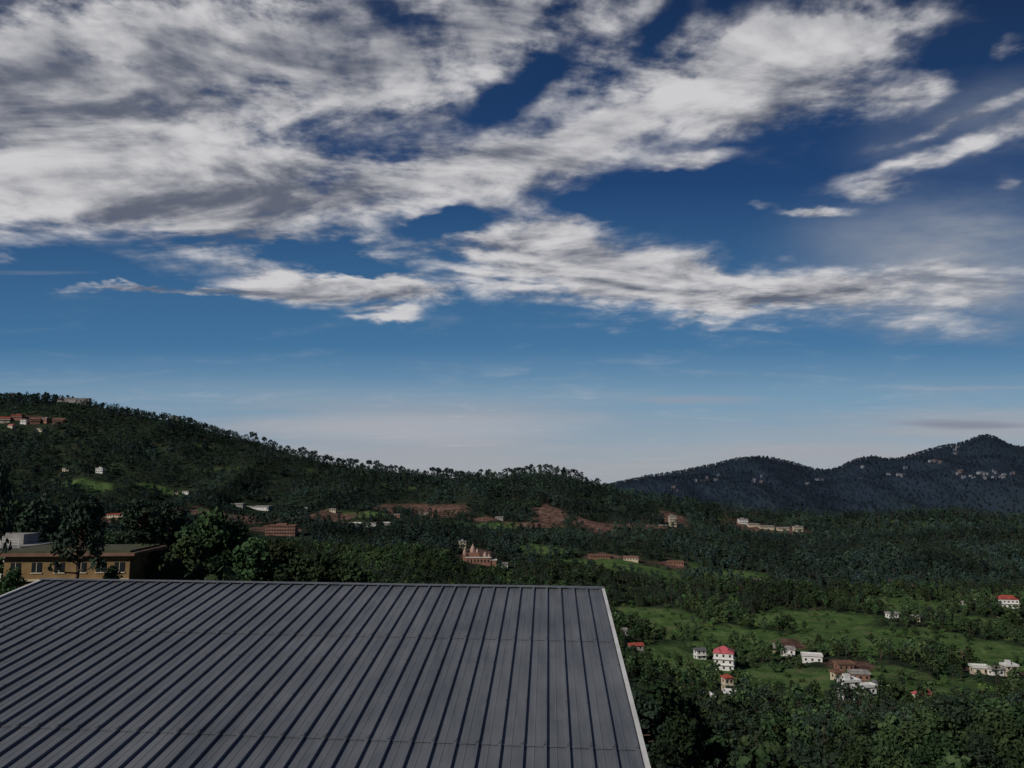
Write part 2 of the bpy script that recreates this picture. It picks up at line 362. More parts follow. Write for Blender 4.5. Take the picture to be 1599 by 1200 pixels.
# ------------------------------------------------------------ buildings
def building(name, x, y, w, d, st, wall, roof='flat', rmat=None, yaw=0, z=None, sh=3.0, base=3.0, wings=0, kr=.75):
    rmat = rmat or M_grey; z = hz(x, y) if z is None else z
    par = bpy.data.objects.new(name, None); COL.objects.link(par); par.location = (x, y, z); par.rotation_euler[2] = yaw
    KEEP.append((x, y, max(w, d)*kr+3))
    H = st*sh
    W = MB(); W.box(-w/2, w/2, -d/2, d/2, -base, H)
    if wings:
        W.box(w/2-.01, w/2+w*.35, -d*.3, d*.45, -base, H-sh*min(1, st-1)-.2)
    W.obj('walls', [wall], par)
    G = MB(); Tm = MB()
    nx = max(2, int(w/2.6)); ny = max(1, int(d/3.2))
    for s in range(st):
        zz = s*sh+.95
        for i in range(nx):
            cx = -w/2+(i+.5)*w/nx
            G.box(cx-.5, cx+.5, -d/2-.04, -d/2+.1, zz, zz+1.25); Tm.box(cx-.65, cx+.65, -d/2-.28, -d/2-.05, zz+1.32, zz+1.42)
            G.box(cx-.5, cx+.5, d/2-.1, d/2+.04, zz, zz+1.25)
        for i in range(ny):
            cy = -d/2+(i+.5)*d/ny
            G.box(-w/2-.04, -w/2+.1, cy-.5, cy+.5, zz, zz+1.25); G.box(w/2-.1, w/2+.04, cy-.5, cy+.5, zz, zz+1.25)
        if s: Tm.box(-w/2-.5, w/2+.5, -d/2-.9, d/2+.2, s*sh-.12, s*sh+.05)
    G.obj('windows', [M_glass], par)
    R = MB()
    if roof == 'flat':
        R.box(-w/2-.45, w/2+.45, -d/2-.6, d/2+.45, H+.003, H+.2)
        for (a, c_, e, f) in ((-w/2-.4, w/2+.4, -d/2-.55, -d/2-.4), (-w/2-.4, w/2+.4, d/2+.25, d/2+.4), (-w/2-.4, -w/2-.25, -d/2-.39, d/2+.24), (w/2+.25, w/2+.4, -d/2-.39, d/2+.24)):
            R.box(a, c_, e, f, H+.203, H+.95)
        if st > 1: R.box(-w*.2, w*.15, 0, d*.38, H+.203, H+2.4)
    elif roof == 'gable':
        h = d*.3; o = .5
        R.poly([(-w/2-o,-d/2-o,H-.1),(w/2+o,-d/2-o,H-.1),(w/2+o,d/2+o,H-.1),(-w/2-o,d/2+o,H-.1),(-w/2-o,0,H+h),(w/2+o,0,H+h)], [(0,1,5,4),(2,3,4,5),(0,4,3),(1,2,5),(0,3,2,1)])
    else:
        h = min(w, d)*.32; o = .5; k = max(.3, (w-d)/2+.3)
        R.poly([(-w/2-o,-d/2-o,H-.1),(w/2+o,-d/2-o,H-.1),(w/2+o,d/2+o,H-.1),(-w/2-o,d/2+o,H-.1),(-k,0,H+h),(k,0,H+h)], [(0,1,5,4),(2,3,4,5),(0,4,3),(1,2,5),(0,3,2,1)])
        for gx in (-w*.22, w*.24):
            g = w*.17
            R.poly([(gx-g,-d/2-o-.05,H),(gx+g,-d/2-o-.05,H),(gx,-d/2-o-.05,H+g*1.25),(gx,0,H+g*1.25*.9),(gx-g,-d*.1,H),(gx+g,-d*.1,H)], [(0,1,2),(0,2,3,4),(1,5,3,2)])
    R.obj('roof', [rmat], par)
    if Tm.v: Tm.obj('ledges', [M_grey if wall is not M_white else M_trim], par)
    return par
def bpx(name, px, py, wpx, st, wall, roof='flat', rmat=None, yaw=0, dr=.7, wings=0, sh=3.0, dmin=130, kr=.75):
    x, y, z = hit(px, py, dmin); w = wpx*y/F
    return building(name, x, y, w, max(w*dr, 4), st, wall, roof, rmat, yaw, None, sh, wings=wings, kr=kr)
R_ = math.radians
bpx('pink_roofed_house', 1131, 1045, 28, 3, M_white, 'hip', M_pink, R_(-18), .9, sh=2.9)
bpx('grey_roofed_cottage', 1093, 1030, 15, 2, M_white, 'gable', M_slate, R_(15), sh=2.6)
bpx('white_house', 1230, 1022, 20, 1, M_white, 'flat', M_grey, R_(-15))
bpx('white_house', 1268, 1034, 28, 1, M_white, 'flat', M_trim, R_(-15), .5, sh=3.4)
bpx('white_villa', 1326, 1092, 26, 3, M_white, 'flat', M_trim, R_(10), .7, 1, sh=2.4)
bpx('white_villa', 1354, 1084, 22, 1, M_white, 'flat', M_trim, R_(10), .6, sh=3.2)
bpx('unfinished_brick_house', 1318, 1046, 24, 1, M_brick, 'flat', M_brn, R_(5), .6)
bpx('unfinished_brick_house', 1342, 1062, 26, 1, M_brick, 'flat', M_grey, R_(-8), .6)
bpx('unfinished_brick_house', 1308, 1060, 16, 1, M_cream, 'flat', M_brn, R_(12), .6)
bpx('red_topped_house', 1136, 1080, 13, 2, M_cream, 'hip', M_red, R_(10), .9)
bpx('white_house', 1141, 1094, 18, 1, M_white, 'flat', M_trim, R_(-12))
bpx('pinkish_house', 1440, 1094, 22, 1, M_cream, 'gable', M_pink, R_(20), .6, sh=2.6)
bpx('cream_house', 1530, 1052, 22, 1, M_cream, 'flat', M_trim, R_(-10))
bpx('cream_house', 1555, 1055, 18, 1, M_white, 'flat', M_grey, R_(8))
bpx('cream_house', 1577, 1056, 18, 2, M_cream, 'flat', M_trim, R_(0), sh=2.4)
bpx('red_roofed_house', 1572, 949, 28, 2, M_white, 'hip', M_red, R_(-10), .6, sh=3.4)
bpx('small_grey_house', 1512, 947, 14, 1, M_grey, 'flat', M_grey, R_(10))
bpx('small_grey_house', 1532, 938, 14, 1, M_white, 'gable', M_slate, R_(10))
bpx('brown_house', 1491, 1028, 18, 1, M_brick, 'gable', M_brn, R_(10), .6)
bpx('white_house', 1393, 965, 15, 1, M_white, 'flat', M_grey, R_(10))
bpx('white_house', 1430, 970, 10, 1, M_cream, 'flat', M_grey, R_(-10))
bpx('red_sheet_cottage', 993, 1015, 20, 1, M_grey, 'gable', M_red, R_(12), .6, sh=2.6)
bpx('white_house', 1550, 1134, 12, 1, M_white, 'gable', M_slate, R_(12), .8)
bpx('white_house', 1108, 1100, 8, 1, M_white, 'flat', M_trim, R_(12), .8)
bpx('white_house', 975, 992, 8, 1, M_white, 'flat', M_grey, R_(12), .8)
bpx('white_house', 1212, 1018, 8, 1, M_cream, 'flat', M_grey, R_(-12), .8)
bpx('white_house', 1370, 1078, 10, 1, M_white, 'gable', M_slate, R_(-12), .8)
# brick temple complex
tx, ty, tz = hit(747, 880, 130)
tmp = bpy.data.objects.new('brick_temple', None); COL.objects.link(tmp); tmp.location = (tx, ty, hz(tx, ty)); KEEP.append((tx, ty, 26))
T = MB()
T.box(-11, 11, -5, 6, -4, 5.5); T.box(-8, 1, -3.5, 4.5, 5.5, 9.5); T.box(-13.5, -11.003, -4, 4, -4, 7.5); T.box(11.003, 16, -4, 4, -4, 2.8)
T.obj('walls', [M_brick], tmp)
T = MB()
for (cx, cy, zb, r, h) in ((-12.2, 0, 7.5, 1.6, 6), (-5, 0, 9.5, 2.4, 7), (-1, -1, 9.5, 1.2, 3.5), (6, 0, 5.5, 2, 4.5), (9.5, -3, 5.5, 1.1, 3)):
    base = len(T.v); rings = [(1, 0), (1.02, .25), (.85, .5), (.5, .75), (.15, .95), (.05, 1.1)]
    for (k, q) in rings:
        for a in range(8): T.v.append((cx+r*k*math.cos(a*math.pi/4), cy+r*k*math.sin(a*math.pi/4), zb+h*q))
    for i in range(len(rings)-1):
        for a in range(8): T.f.append((base+i*8+a, base+i*8+(a+1) % 8, base+i*8+8+(a+1) % 8, base+i*8+8+a)); T.m.append(0)
T.obj('spires', [noisy('pale_brick', (.36,.24,.19), (.48,.34,.28), .6, .9)], tmp)
T = MB()
for i in range(7): T.box(-9.6+i*3, -8.4+i*3, -5.1, -4.9, 1, 3.6)
T.obj('arched_openings', [M_glass], tmp)
T = MB(); T.box(-11.5, 11.5, -5.6, -5.003, 5.2, 5.9); T.box(10.5, 16.6, -4.6, 4.5, 2.803, 3.2); T.obj('cornice', [M_white], tmp)
bpx('cream_outbuilding', 783, 886, 18, 1, M_white, 'flat', M_grey, R_(10), .5)
bpx('brown_outbuilding', 722, 856, 10, 2, M_cream, 'flat', M_grey, R_(10), .8)
bpx('long_brown_house', 936, 873, 32, 1, M_brick, 'flat', M_brn, R_(4), .3)
bpx('long_brown_house', 985, 876, 22, 1, M_cream, 'gable', M_brn, R_(-8), .4)
bpx('long_brown_house', 1055, 883, 24, 1, M_brick, 'flat', M_brn, R_(-8), .4)
bpx('small_grey_house', 1188, 912, 14, 1, M_grey, 'flat', M_grey, R_(-8), .5)
for i, (px, py, w, st, wl) in enumerate([(1160,818,14,2,M_white),(1176,822,16,1,M_cream),(1196,826,22,1,M_cream),(1222,828,18,1,M_cream),(1246,830,14,2,M_cream)]):
    bpx('roadside_house', px, py, w, st, wl, 'flat', M_grey, R_(5), .5)
bpx('unfinished_tower_block', 1050, 822, 10, 4, M_cream, 'flat', M_grey, R_(5), .9)
bpx('roadside_house', 1035, 825, 12, 1, M_brick, 'flat', M_grey, R_(5), .6)
for (px, py, w, st, wl, rf) in [(405,795,36,1,M_white,M_grey),(372,791,20,1,M_grey,M_grey),(440,836,44,3,M_brick,M_brn),(556,822,18,1,M_grey,M_trim),(580,822,14,1,M_white,M_grey),(604,821,12,1,M_grey,M_trim),
        (484,797,14,1,M_white,M_grey),(182,808,24,1,M_cream,M_red),(291,772,10,1,M_white,M_grey),(156,739,11,2,M_white,M_trim),(104,736,11,1,M_cream,M_grey),(70,776,9,1,M_cream,M_grey),(275,772,8,1,M_cream,M_grey),(660,806,14,1,M_cream,M_grey),(780,812,12,1,M_grey,M_grey),(520,800,10,1,M_cream,M_grey),(620,808,9,1,M_brick,M_grey)]:
    bpx('hillside_house', px, py, w, st, wl, 'flat', rf, R_(random.uniform(-12, 12)), .5)
# hill town, upper left
for (px, py, w, st, wl, rt, rf) in [(8,660,14,2,M_cream,'gable',M_red),(28,655,16,2,M_brick,'flat',M_red),(38,662,10,2,M_white,'hip',M_brn),(55,662,14,2,M_brick,'gable',M_brn),(72,660,12,2,M_brick,'flat',M_grey),(92,662,16,2,M_brick,'gable',M_brn),(64,674,10,1,M_cream,'flat',M_grey),
        (18,668,10,1,M_cream,'gable',M_pink)]:
    bpx('hill_town_house', px, py, w, st, wl, rt, rf, R_(random.uniform(-25, 25)), .6, kr=.5)
def crest(name, px, w, st, wl, rt, rf, lift=0):
    a, _ = bearing(px, 640); y = 1395; x = a*y
    building(name, x, y, w*y/F, 9, st, wl, rt, rf, 0, hz(x, y)+lift, base=14, kr=.3)
crest('hilltop_hotel', 115, 50, 1, M_grey, 'flat', M_grey, 5); crest('hilltop_house', 22, 18, 1, M_grey, 'gable', M_slate, 5); crest('hilltop_house', 275, 14, 1, M_grey, 'flat', M_grey, 5)

# far hillside villages: one object of many tiny houses
FV = MB(); rs = random.Random(5)
def tiny(px, py, w, h, mi):
    x, y, z = hit(px, py, 2400)
    FV.box(x-w/2, x+w/2, y-w*.3, y+w*.3, z-4, z+h, mi); FV.poly([(x-w/2-.6,y-w*.3-.6,z+h+.01),(x+w/2+.6,y-w*.3-.6,z+h+.01),(x+w/2+.6,y+w*.3+.6,z+h+.01),(x-w/2-.6,y+w*.3+.6,z+h+.01),(x-w/2,y,z+h+3),(x+w/2,y,z+h+3)], [(0,1,5,4),(2,3,4,5),(0,4,3),(1,2,5)], 2)
for (cx, cy, sx, sy, n) in [(1520,742,28,5,13),(1575,742,22,5,8),(1100,752,22,6,6),(1185,750,14,6,4),(1495,702,20,5,4),(1270,752,18,8,3),(1395,735,30,10,4),(1455,722,20,6,3),(1340,740,10,10,2),(1060,765,20,6,3)]:
    for i in range(n):
        tiny(cx+rs.gauss(0, sx*.6), cy+rs.gauss(0, sy*.6), rs.uniform(8, 20), rs.uniform(5, 11), rs.choice([0, 0, 1, 1, 3]))
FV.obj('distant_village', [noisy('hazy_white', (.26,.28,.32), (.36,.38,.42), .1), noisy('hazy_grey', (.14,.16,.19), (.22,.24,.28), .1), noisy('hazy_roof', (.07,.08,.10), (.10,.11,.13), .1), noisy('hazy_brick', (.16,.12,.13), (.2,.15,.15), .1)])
x, y, z = hit(1493, 704, 2400)
MM = MB(); MM.box(x-1.2, x+1.2, y-1.2, y+1.2, z, z+22); MM.box(x-3, x+3, y-1.4, y+1.4, z+16, z+18); MM.obj('radio_mast', [M_grey])

# ------------------------------------------------------------ scatter trees
rsn = np.random.RandomState(21)
def band(y0, y1, sp, jitter=.5, wide=.78):
    P = []
    ys = np.arange(y0, y1, sp)
    for yv in ys:
        xm = wide*yv+10; xs = np.arange(-xm, xm, sp)
        P.append(np.stack([xs+rsn.uniform(-jitter, jitter, len(xs))*sp, yv+rsn.uniform(-jitter, jitter, len(xs))*sp], -1))
    return np.concatenate(P)
def clear(x, y):
    k = np.ones(len(x), bool)
    for (cx, cy, r) in KEEP:
        k &= ~(((x-cx)**2+((y-cy+r*.6)/1.8)**2) < r*r)
    return k
def gen(bands):
    allp = []; alls = []; alli = []
    for (y0, y1, sp, s0, s1) in bands:
        P = band(y0, y1, sp); x, y = P[:, 0], P[:, 1]
        d, m = masks(x, y); d2, _ = masks(x, y+10)
        d = np.where(y > 700, np.maximum(d, d2), d); r = rsn.rand(len(x))
        keep = clear(x, y) & (r > d*1.02) & (rsn.rand(len(x)) > m*.76)
        gap = fbm(x/25+9, y/25+4, 3)
        keep &= (rsn.rand(len(x)) > np.clip((.44-gap)*5, 0, .65))
        if y0 < 100: keep &= (x < -4+y*.12) | (y > 95) | (rsn.rand(len(x)) < .8)
        if y0 < 100: keep &= ~((x < -40) & (y < 97))
        # ridge line: open stand of tall pines
        cr = (y > 1376) & (x < .20*y) & (x > -.36*y)
        cn = fbm(x/26+2, y/26, 2)
        keep &= ~cr | ((y < 1412) & (rsn.rand(len(x)) < np.clip((cn-.42)*4, .08, .6)))
        x, y, m, d, cr = x[keep], y[keep], m[keep], d[keep], cr[keep]
        z = height(x, y); n = len(x)
        big = fbm(x/45+30, y/45, 2)
        s = rsn.uniform(s0, s1, n)*(1-.40*m)*(.65+.7*big)
        g = fbm(x/90+3, y/90+8, 3); r = rsn.rand(n)
        pinefrac = np.clip((g-.42)*3, .08, .75)
        k = np.where(r < pinefrac, 3+rsn.randint(0, 2, n), rsn.randint(0, 3, n))
        sh = rsn.rand(n) < (.22+.5*m); k = np.where(sh & ~cr, 5+rsn.randint(0, 2, n), k)
        k = np.where((m > .3) & (rsn.rand(n) < .4), 5, k)
        s = np.where(k == 5, s*.6, s)
        k = np.where(cr & (rsn.rand(n) < .85), 7+rsn.randint(0, 3, n), k); s = np.where(cr, rsn.uniform(1.1, 2.0, n), s)
        allp.append(np.stack([x, y, z], -1)); alls.append(s); alli.append(k)
    return np.concatenate(allp), np.concatenate(alls), np.concatenate(alli)
p_, s_, i_ = gen([(66,140,4.6,.35,.8),(140,300,4.8,.45,1.0),(300,700,5.6,.55,1.1)])
scatter('forest', p_, s_, i_, mid)
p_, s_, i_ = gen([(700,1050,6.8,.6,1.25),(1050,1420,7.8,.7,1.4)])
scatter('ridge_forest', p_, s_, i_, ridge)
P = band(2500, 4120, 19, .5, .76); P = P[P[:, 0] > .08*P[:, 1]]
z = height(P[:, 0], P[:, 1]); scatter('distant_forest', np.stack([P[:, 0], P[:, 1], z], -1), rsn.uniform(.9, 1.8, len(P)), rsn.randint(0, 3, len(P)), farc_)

# near, individually placed trees
NP = [make_tree('pine_near_%d' % i, 'pine', 30+i, 34, 110, .19, M_leafB, 8) for i in range(3)]
NB = [make_tree('broad_near_%d' % i, 'broad', 40+i, 46, 80, .22, M_leafA, 8) for i in range(3)]
rr = random.Random(9)
def near(px, top, dist, kind, wide=1.0):
    a, e = bearing(px, top); x, y = a*dist, dist; z = hz(x, y); H = e*dist-z
    me = (NP if kind == 'p' else NB)[rr.randrange(3)]
    o = bpy.data.objects.new('pine_tree' if kind == 'p' else 'broadleaf_tree', me); COL.objects.link(o)
    o.location = (x, y, z); k = H/9.9; o.scale = (k*wide, k*wide, k); o.rotation_euler[2] = rr.uniform(0, 6.28)
for t in [(128,776,82,'p',.8),(2,715,70,'p',.4),(20,782,122,'b',.9),(66,782,122,'p',1.0),(92,792,126,'b',.9),(222,786,112,'p',1.0),(262,790,118,'p',.9),(325,796,106,'b',.9),(300,838,98,'b',1),(362,818,108,'b',.9),
          (395,840,100,'b',1),(438,848,104,'b',1),(478,866,98,'b',1),(520,864,95,'b',1),(545,878,92,'b',.9),(268,874,88,'b',1),(345,870,90,'b',1),(236,850,104,'b',1),(180,838,122,'b',.8),(18,888,78,'b',.8),(172,884,84,'b',.7),
          (1035,1062,108,'b',1.1),(1075,1085,112,'b',1),(1002,1085,100,'p',1.1),(1055,1120,96,'b',1),(1120,1148,104,'b',1),(1435,1105,112,'b',1.1),(1490,1092,116,'p',1.2),(1545,1108,108,'b',1.1),(1590,1095,112,'b',1),(1395,1142,104,'b',1),
          (1460,1140,96,'b',1),(1530,1150,94,'p',1),(1200,1160,106,'b',1),(1270,1168,104,'p',1.1),(1330,1160,106,'b',1),(1600,1150,94,'b',1)]:
    near(*t)

# ------------------------------------------------------------ near left houses
a, _ = bearing(96, 880)
yb = bpy.data.objects.new('yellow_house', None); COL.objects.link(yb)
yd = 96; yb.location = (a*yd, yd, 0); yb.rotation_euler[2] = R_(4)
rt = bearing(100, 862)[1]*yd    # slab top level
A = MB(); A.box(-6.8, 8.2, 0, 9, rt-9.5, rt-.5); A.obj('walls', [M_yel], yb)
A = MB(); A.box(-7.8, 9.0, -.75, 10, rt-.497, rt-.12); A.obj('roof_slab', [M_brn], yb)
A = MB(); A.box(-7.2, 8.3, -.4, 9.4, rt-.117, rt+.14); A.box(-3, 2, 3, 7, rt+.143, rt+.5); A.obj('roof_deck', [M_moss], yb)
A = MB(); G_ = MB()
for i, cx in enumerate((-5.4, -2.9, -.2, 2.4, 4.8, 7.0)):
    G_.box(cx-.6, cx+.6, -.05, .1, rt-2.5, rt-1.3); A.box(cx-.7, cx+.7, -.12, .08, rt-2.62, rt-2.503); A.box(cx-.03, cx+.03, -.09, -.055, rt-2.5, rt-1.3)
    G_.box(cx-.6, cx+.6, -.05, .1, rt-5.6, rt-4.3)
G_.obj('windows', [M_glass], yb); A.box(-6.9, 8.3, -.4, -.003, rt-3.5, rt-3.3)
A.obj('window_frames', [M_cream], yb)
wb = bpy.data.objects.new('white_terrace_house', None); COL.objects.link(wb)
a, e = bearing(-15, 856); wd = 108; wb.location = (a*wd, wd, 0); rz = e*wd
A = MB(); A.box(-6, 4.1, 0, 8, rz-10, rz); A.obj('walls', [M_white], wb)
A = MB()
for i in range(9): A.box(-6+i*1.25, -5.92+i*1.25, -.3, -.22, rz+.15, rz+1.2)
for k in (.5, .85, 1.2): A.box(-6.1, 4.2, -.31, -.23, rz+k, rz+k+.06)
A.obj('railing', [M_trim], wb)
A = MB(); A.box(-6.4, 4.5, -.5, 8.4, rz+.003, rz+.15); A.box(-6, 2, 4, 7.5, rz+.153, rz+1.6); A.obj('roof_terrace', [M_grey], wb)
A = MB()
for i in range(4): A.box(-5+i*2.4, -3.8+i*2.4, -.06, .1, rz-2.3, rz-.9)
A.obj('windows', [M_glass], wb)

# ------------------------------------------------------------ foreground metal-roofed building
C = np.array([2.01, 17.8, -2.49]); Lf = np.array([-11.57, 19.26, -2.49])
az = math.radians(2.8); el = math.radians(8.1)
dn = -np.array([math.sin(az)*math.cos(el), math.cos(az)*math.cos(el), math.sin(el)])   # down the near slope
al = (Lf-C); RL = np.linalg.norm(al); al /= RL
up = np.cross(dn, al); up /= np.linalg.norm(up)
if up[2] < 0: up = -up
SL = 13.5
dn2 = np.array([-dn[0], -dn[1], dn[2]])
up2 = np.cross(dn2, al); up2 /= np.linalg.norm(up2)
if up2[2] < 0: up2 = -up2
roofE = bpy.data.objects.new('metal_roofed_house', None); COL.objects.link(roofE)
def PT(s, t, h, back=False):
    return tuple(C+al*s+(dn2 if back else dn)*t+(up2 if back else up)*h)
A = MB(); sp = RL/45
prof = []
for i in range(46):
    c0 = i*sp
    prof += [(c0-.026, 0), (c0-.018, .040), (c0+.018, .040), (c0+.026, 0)]
    if i < 45: prof += [(c0+sp*.5-.012, 0), (c0+sp*.5-.006, .004), (c0+sp*.5+.006, .004), (c0+sp*.5+.012, 0)]
def sheet(t0, t1, h0, h1, back=False):
    n = len(A.v)
    for (s_, h_) in prof: A.v.append(PT(s_, t0, h_+h0, back)); A.v.append(PT(s_, t1, h_+h1, back))
    for i in range(len(prof)-1): A.f.append((n+2*i, n+2*i+1, n+2*i+3, n+2*i+2)); A.m.append(0)
sheet(0, 3.4, .018, .014); sheet(3.32, 7.4, .004, .012); sheet(7.32, SL, 0, .0)
sheet(0, SL*.9, .01, .01, True)
rm, nt, b = new_mat('grey_painted_metal_sheet'); N = nt.nodes; L = nt.links
tc = N.new('ShaderNodeTexCoord')
mp = N.new('ShaderNodeMapping'); mp.inputs['Scale'].default_value = (5, .5, 1); L.new(tc.outputs['Object'], mp.inputs['Vector'])
n1 = N.new('ShaderNodeTexNoise'); n1.inputs['Scale'].default_value = 1; n1.inputs['Detail'].default_value = 7; n1.inputs['Roughness'].default_value = .65; L.new(mp.outputs[0], n1.inputs['Vector'])
n2 = N.new('ShaderNodeTexNoise'); n2.inputs['Scale'].default_value = .5; n2.inputs['Detail'].default_value = 8; n2.inputs['Roughness'].default_value = .7; L.new(tc.outputs['Object'], n2.inputs['Vector'])
ad = N.new('ShaderNodeMath'); ad.operation = 'ADD'; L.new(n1.outputs['Fac'], ad.inputs[0]); L.new(n2.outputs['Fac'], ad.inputs[1])
hf = N.new('ShaderNodeMath'); hf.operation = 'MULTIPLY'; hf.inputs[1].default_value = .5; L.new(ad.outputs[0], hf.inputs[0])
r = N.new('ShaderNodeValToRGB'); r.color_ramp.elements[0].position = .38; r.color_ramp.elements[0].color = (.088,.100,.116,1); r.color_ramp.elements[1].position = .62; r.color_ramp.elements[1].color = (.168,.180,.198,1)
L.new(hf.outputs[0], r.inputs['Fac']); L.new(r.outputs[0], b.inputs['Base Color'])
b.inputs['Roughness'].default_value = .55; b.inputs['Specular IOR Level'].default_value = .3
A.obj('corrugated_sheets', [rm], roofE)
def beam(mb, s0, s1, t0, t1, h0, h1, back=False):
    n = len(mb.v)
    for h in (h0, h1):
        for (s_, t_) in ((s0, t0), (s1, t0), (s1, t1), (s0, t1)): mb.v.append(PT(s_, t_, h, back))
    for q in ((0,3,2,1),(4,5,6,7),(0,1,5,4),(1,2,6,5),(2,3,7,6),(3,0,4,7)): mb.f.append(tuple(n+i for i in q)); mb.m.append(0)
A = MB(); beam(A, -.10, -.037, -.02, SL, -.16, .060); beam(A, -.10, -.037, .0, SL*.9, -.16, .055, True)
beam(A, RL+.037, RL+.10, -.02, SL, -.16, .055); A.obj('barge_trim', [M_trim], roofE)
A = MB(); beam(A, -.1, RL+.08, -.03, .10, .062, .070); beam(A, -.1, RL+.08, -.03, .13, .060, .068, True); A.obj('ridge_cap', [rm], roofE)
A = MB()
for i in range(46):
    for t in (1.2, 3.36, 4.6, 6.1, 7.36, 9.0, 10.6):
        beam(A, i*sp-.009, i*sp+.009, t-.009, t+.009, .04, .064)
A.obj('roof_screws', [M_slate], roofE)
A = MB()
pts = [PT(.3, SL-.5, -.15), PT(.3, 0, -.15), PT(.3, SL*.85, -.15, True), PT(RL-.3, SL-.5, -.15), PT(RL-.3, 0, -.15), PT(RL-.3, SL*.85, -.15, True)]
bot = [(p[0], p[1], -22) for p in pts]
A.poly(pts+bot, [(0,1,7,6),(1,2,8,7),(3,4,10,9),(4,5,11,10),(0,3,9,6),(2,5,11,8)])
A.obj('walls', [M_cream], roofE)

# ------------------------------------------------------------ sun + sky
sun_az = R_(-132); sun_el = R_(32)      # measured from +Y towards +X
sd = Vector((math.sin(sun_az)*math.cos(sun_el), math.cos(sun_az)*math.cos(sun_el), math.sin(sun_el)))
sl = bpy.data.lights.new('sun', 'SUN'); sl.energy = 2.7; sl.angle = R_(.5); sl.color = (1, .93, .84)
so = bpy.data.objects.new('sun', sl); COL.objects.link(so); so.rotation_euler = sd.to_track_quat('Z', 'Y').to_euler(); so.location = (-50, -20, 60)

w = bpy.data.worlds.new('World'); S.world = w; w.use_nodes = True
try: w.cycles.sampling_method = 'NONE'
except Exception as ex: print(ex)
nt = w.node_tree; N = nt.nodes; L = nt.links; N.clear()
out = N.new('ShaderNodeOutputWorld'); bg = N.new('ShaderNodeBackground'); L.new(bg.outputs[0], out.inputs[0])
bg.inputs['Strength'].default_value = .1
sky = N.new('ShaderNodeTexSky'); sky.sky_type = 'NISHITA'; sky.sun_disc = False; sky.sun_elevation = sun_el; sky.sun_rotation = sun_az
sky.altitude = 1500; sky.air_density = 1; sky.dust_density = .6
def M(op, a, b_=None, c_=None, clamp=False):
    n = N.new('ShaderNodeMath'); n.operation = op; n.use_clamp = clamp
    for i, v in enumerate((a, b_, c_)):
        if v is None: continue
        if isinstance(v, (int, float)): n.inputs[i].default_value = v
        else: L.new(v, n.inputs[i])
    return n.outputs[0]
def MR(v, a, b_, c_=0, d=1, sm=True):
    n = N.new('ShaderNodeMapRange'); n.interpolation_type = 'SMOOTHSTEP' if sm else 'LINEAR'
    L.new(v, n.inputs['Value'])
    n.inputs['From Min'].default_value = a; n.inputs['From Max'].default_value = b_; n.inputs['To Min'].default_value = c_; n.inputs['To Max'].default_value = d
    return n.outputs['Result']
def XYZ(x, y, z=0.0):
    n = N.new('ShaderNodeCombineXYZ')
    for i, v in enumerate((x, y, z)):
        if isinstance(v, (int, float)): n.inputs[i].default_value = v
        else: L.new(v, n.inputs[i])
    return n.outputs[0]
def VM(op, a, b_=None, sc=None):
    n = N.new('ShaderNodeVectorMath'); n.operation = op
    L.new(a, n.inputs[0])
    if b_ is not None:
        if isinstance(b_, tuple): n.inputs[1].default_value = b_
        else: L.new(b_, n.inputs[1])
    if sc is not None: n.inputs['Scale'].default_value = sc
    return n.outputs['Value'] if op == 'LENGTH' else n.outputs['Vector']
def NO(vec, sc, det, ro=.55, col=False, dist=0):
    n = N.new('ShaderNodeTexNoise'); n.inputs['Scale'].default_value = sc; n.inputs['Detail'].default_value = det; n.inputs['Roughness'].default_value = ro; n.inputs['Distortion'].default_value = dist
    n.noise_dimensions = '2D'
    L.new(vec, n.inputs['Vector']); return n.outputs['Color' if col else 'Fac']
def MIX(f, a, c_):
    m = N.new('ShaderNodeMix'); m.data_type = 'RGBA'
    for i, v in ((0, f), (6, a), (7, c_)):
        if isinstance(v, tuple): m.inputs[i].default_value = (*v, 1)
        elif isinstance(v, (int, float)): m.inputs[i].default_value = v
        else: L.new(v, m.inputs[i])
    return m.outputs[2]
tc = N.new('ShaderNodeTexCoord'); sx = N.new('ShaderNodeSeparateXYZ'); L.new(tc.outputs['Generated'], sx.inputs[0])
X_, Y_, Z_ = sx.outputs
yy = M('MAXIMUM', Y_, .08)
ga = M('DIVIDE', X_, yy); ge = M('DIVIDE', Z_, yy)
zz = M('ADD', M('MAXIMUM', Z_, 0.0), .12)
P_ = XYZ(M('DIVIDE', X_, zz), M('DIVIDE', Y_, zz))        # cloud-deck plane
warpn = VM('SUBTRACT', NO(P_, 1.7, 5, .60, True), (.5, .5, .5))
G0 = VM('ADD', XYZ(ga, ge), VM('SCALE', warpn, sc=.11))
def blobs(lst, k=1.0):
    acc = None
    for (px, py, rx, ry, rot, wt) in lst:
        a, e = bearing(px, py)
        m = N.new('ShaderNodeMapping'); m.vector_type = 'TEXTURE'
        L.new(G0, m.inputs['Vector']); m.inputs['Location'].default_value = (a, e, 0); m.inputs['Rotation'].default_value = (0, 0, R_(rot)); m.inputs['Scale'].default_value = (k*rx/F, k*ry/F, 1e3)
        v = MR(VM('LENGTH', m.outputs[0]), 1.0, 0.0, 0, 1)
        acc = M('MULTIPLY', v, wt) if acc is None else M('MULTIPLY_ADD', v, wt, acc)
    return acc
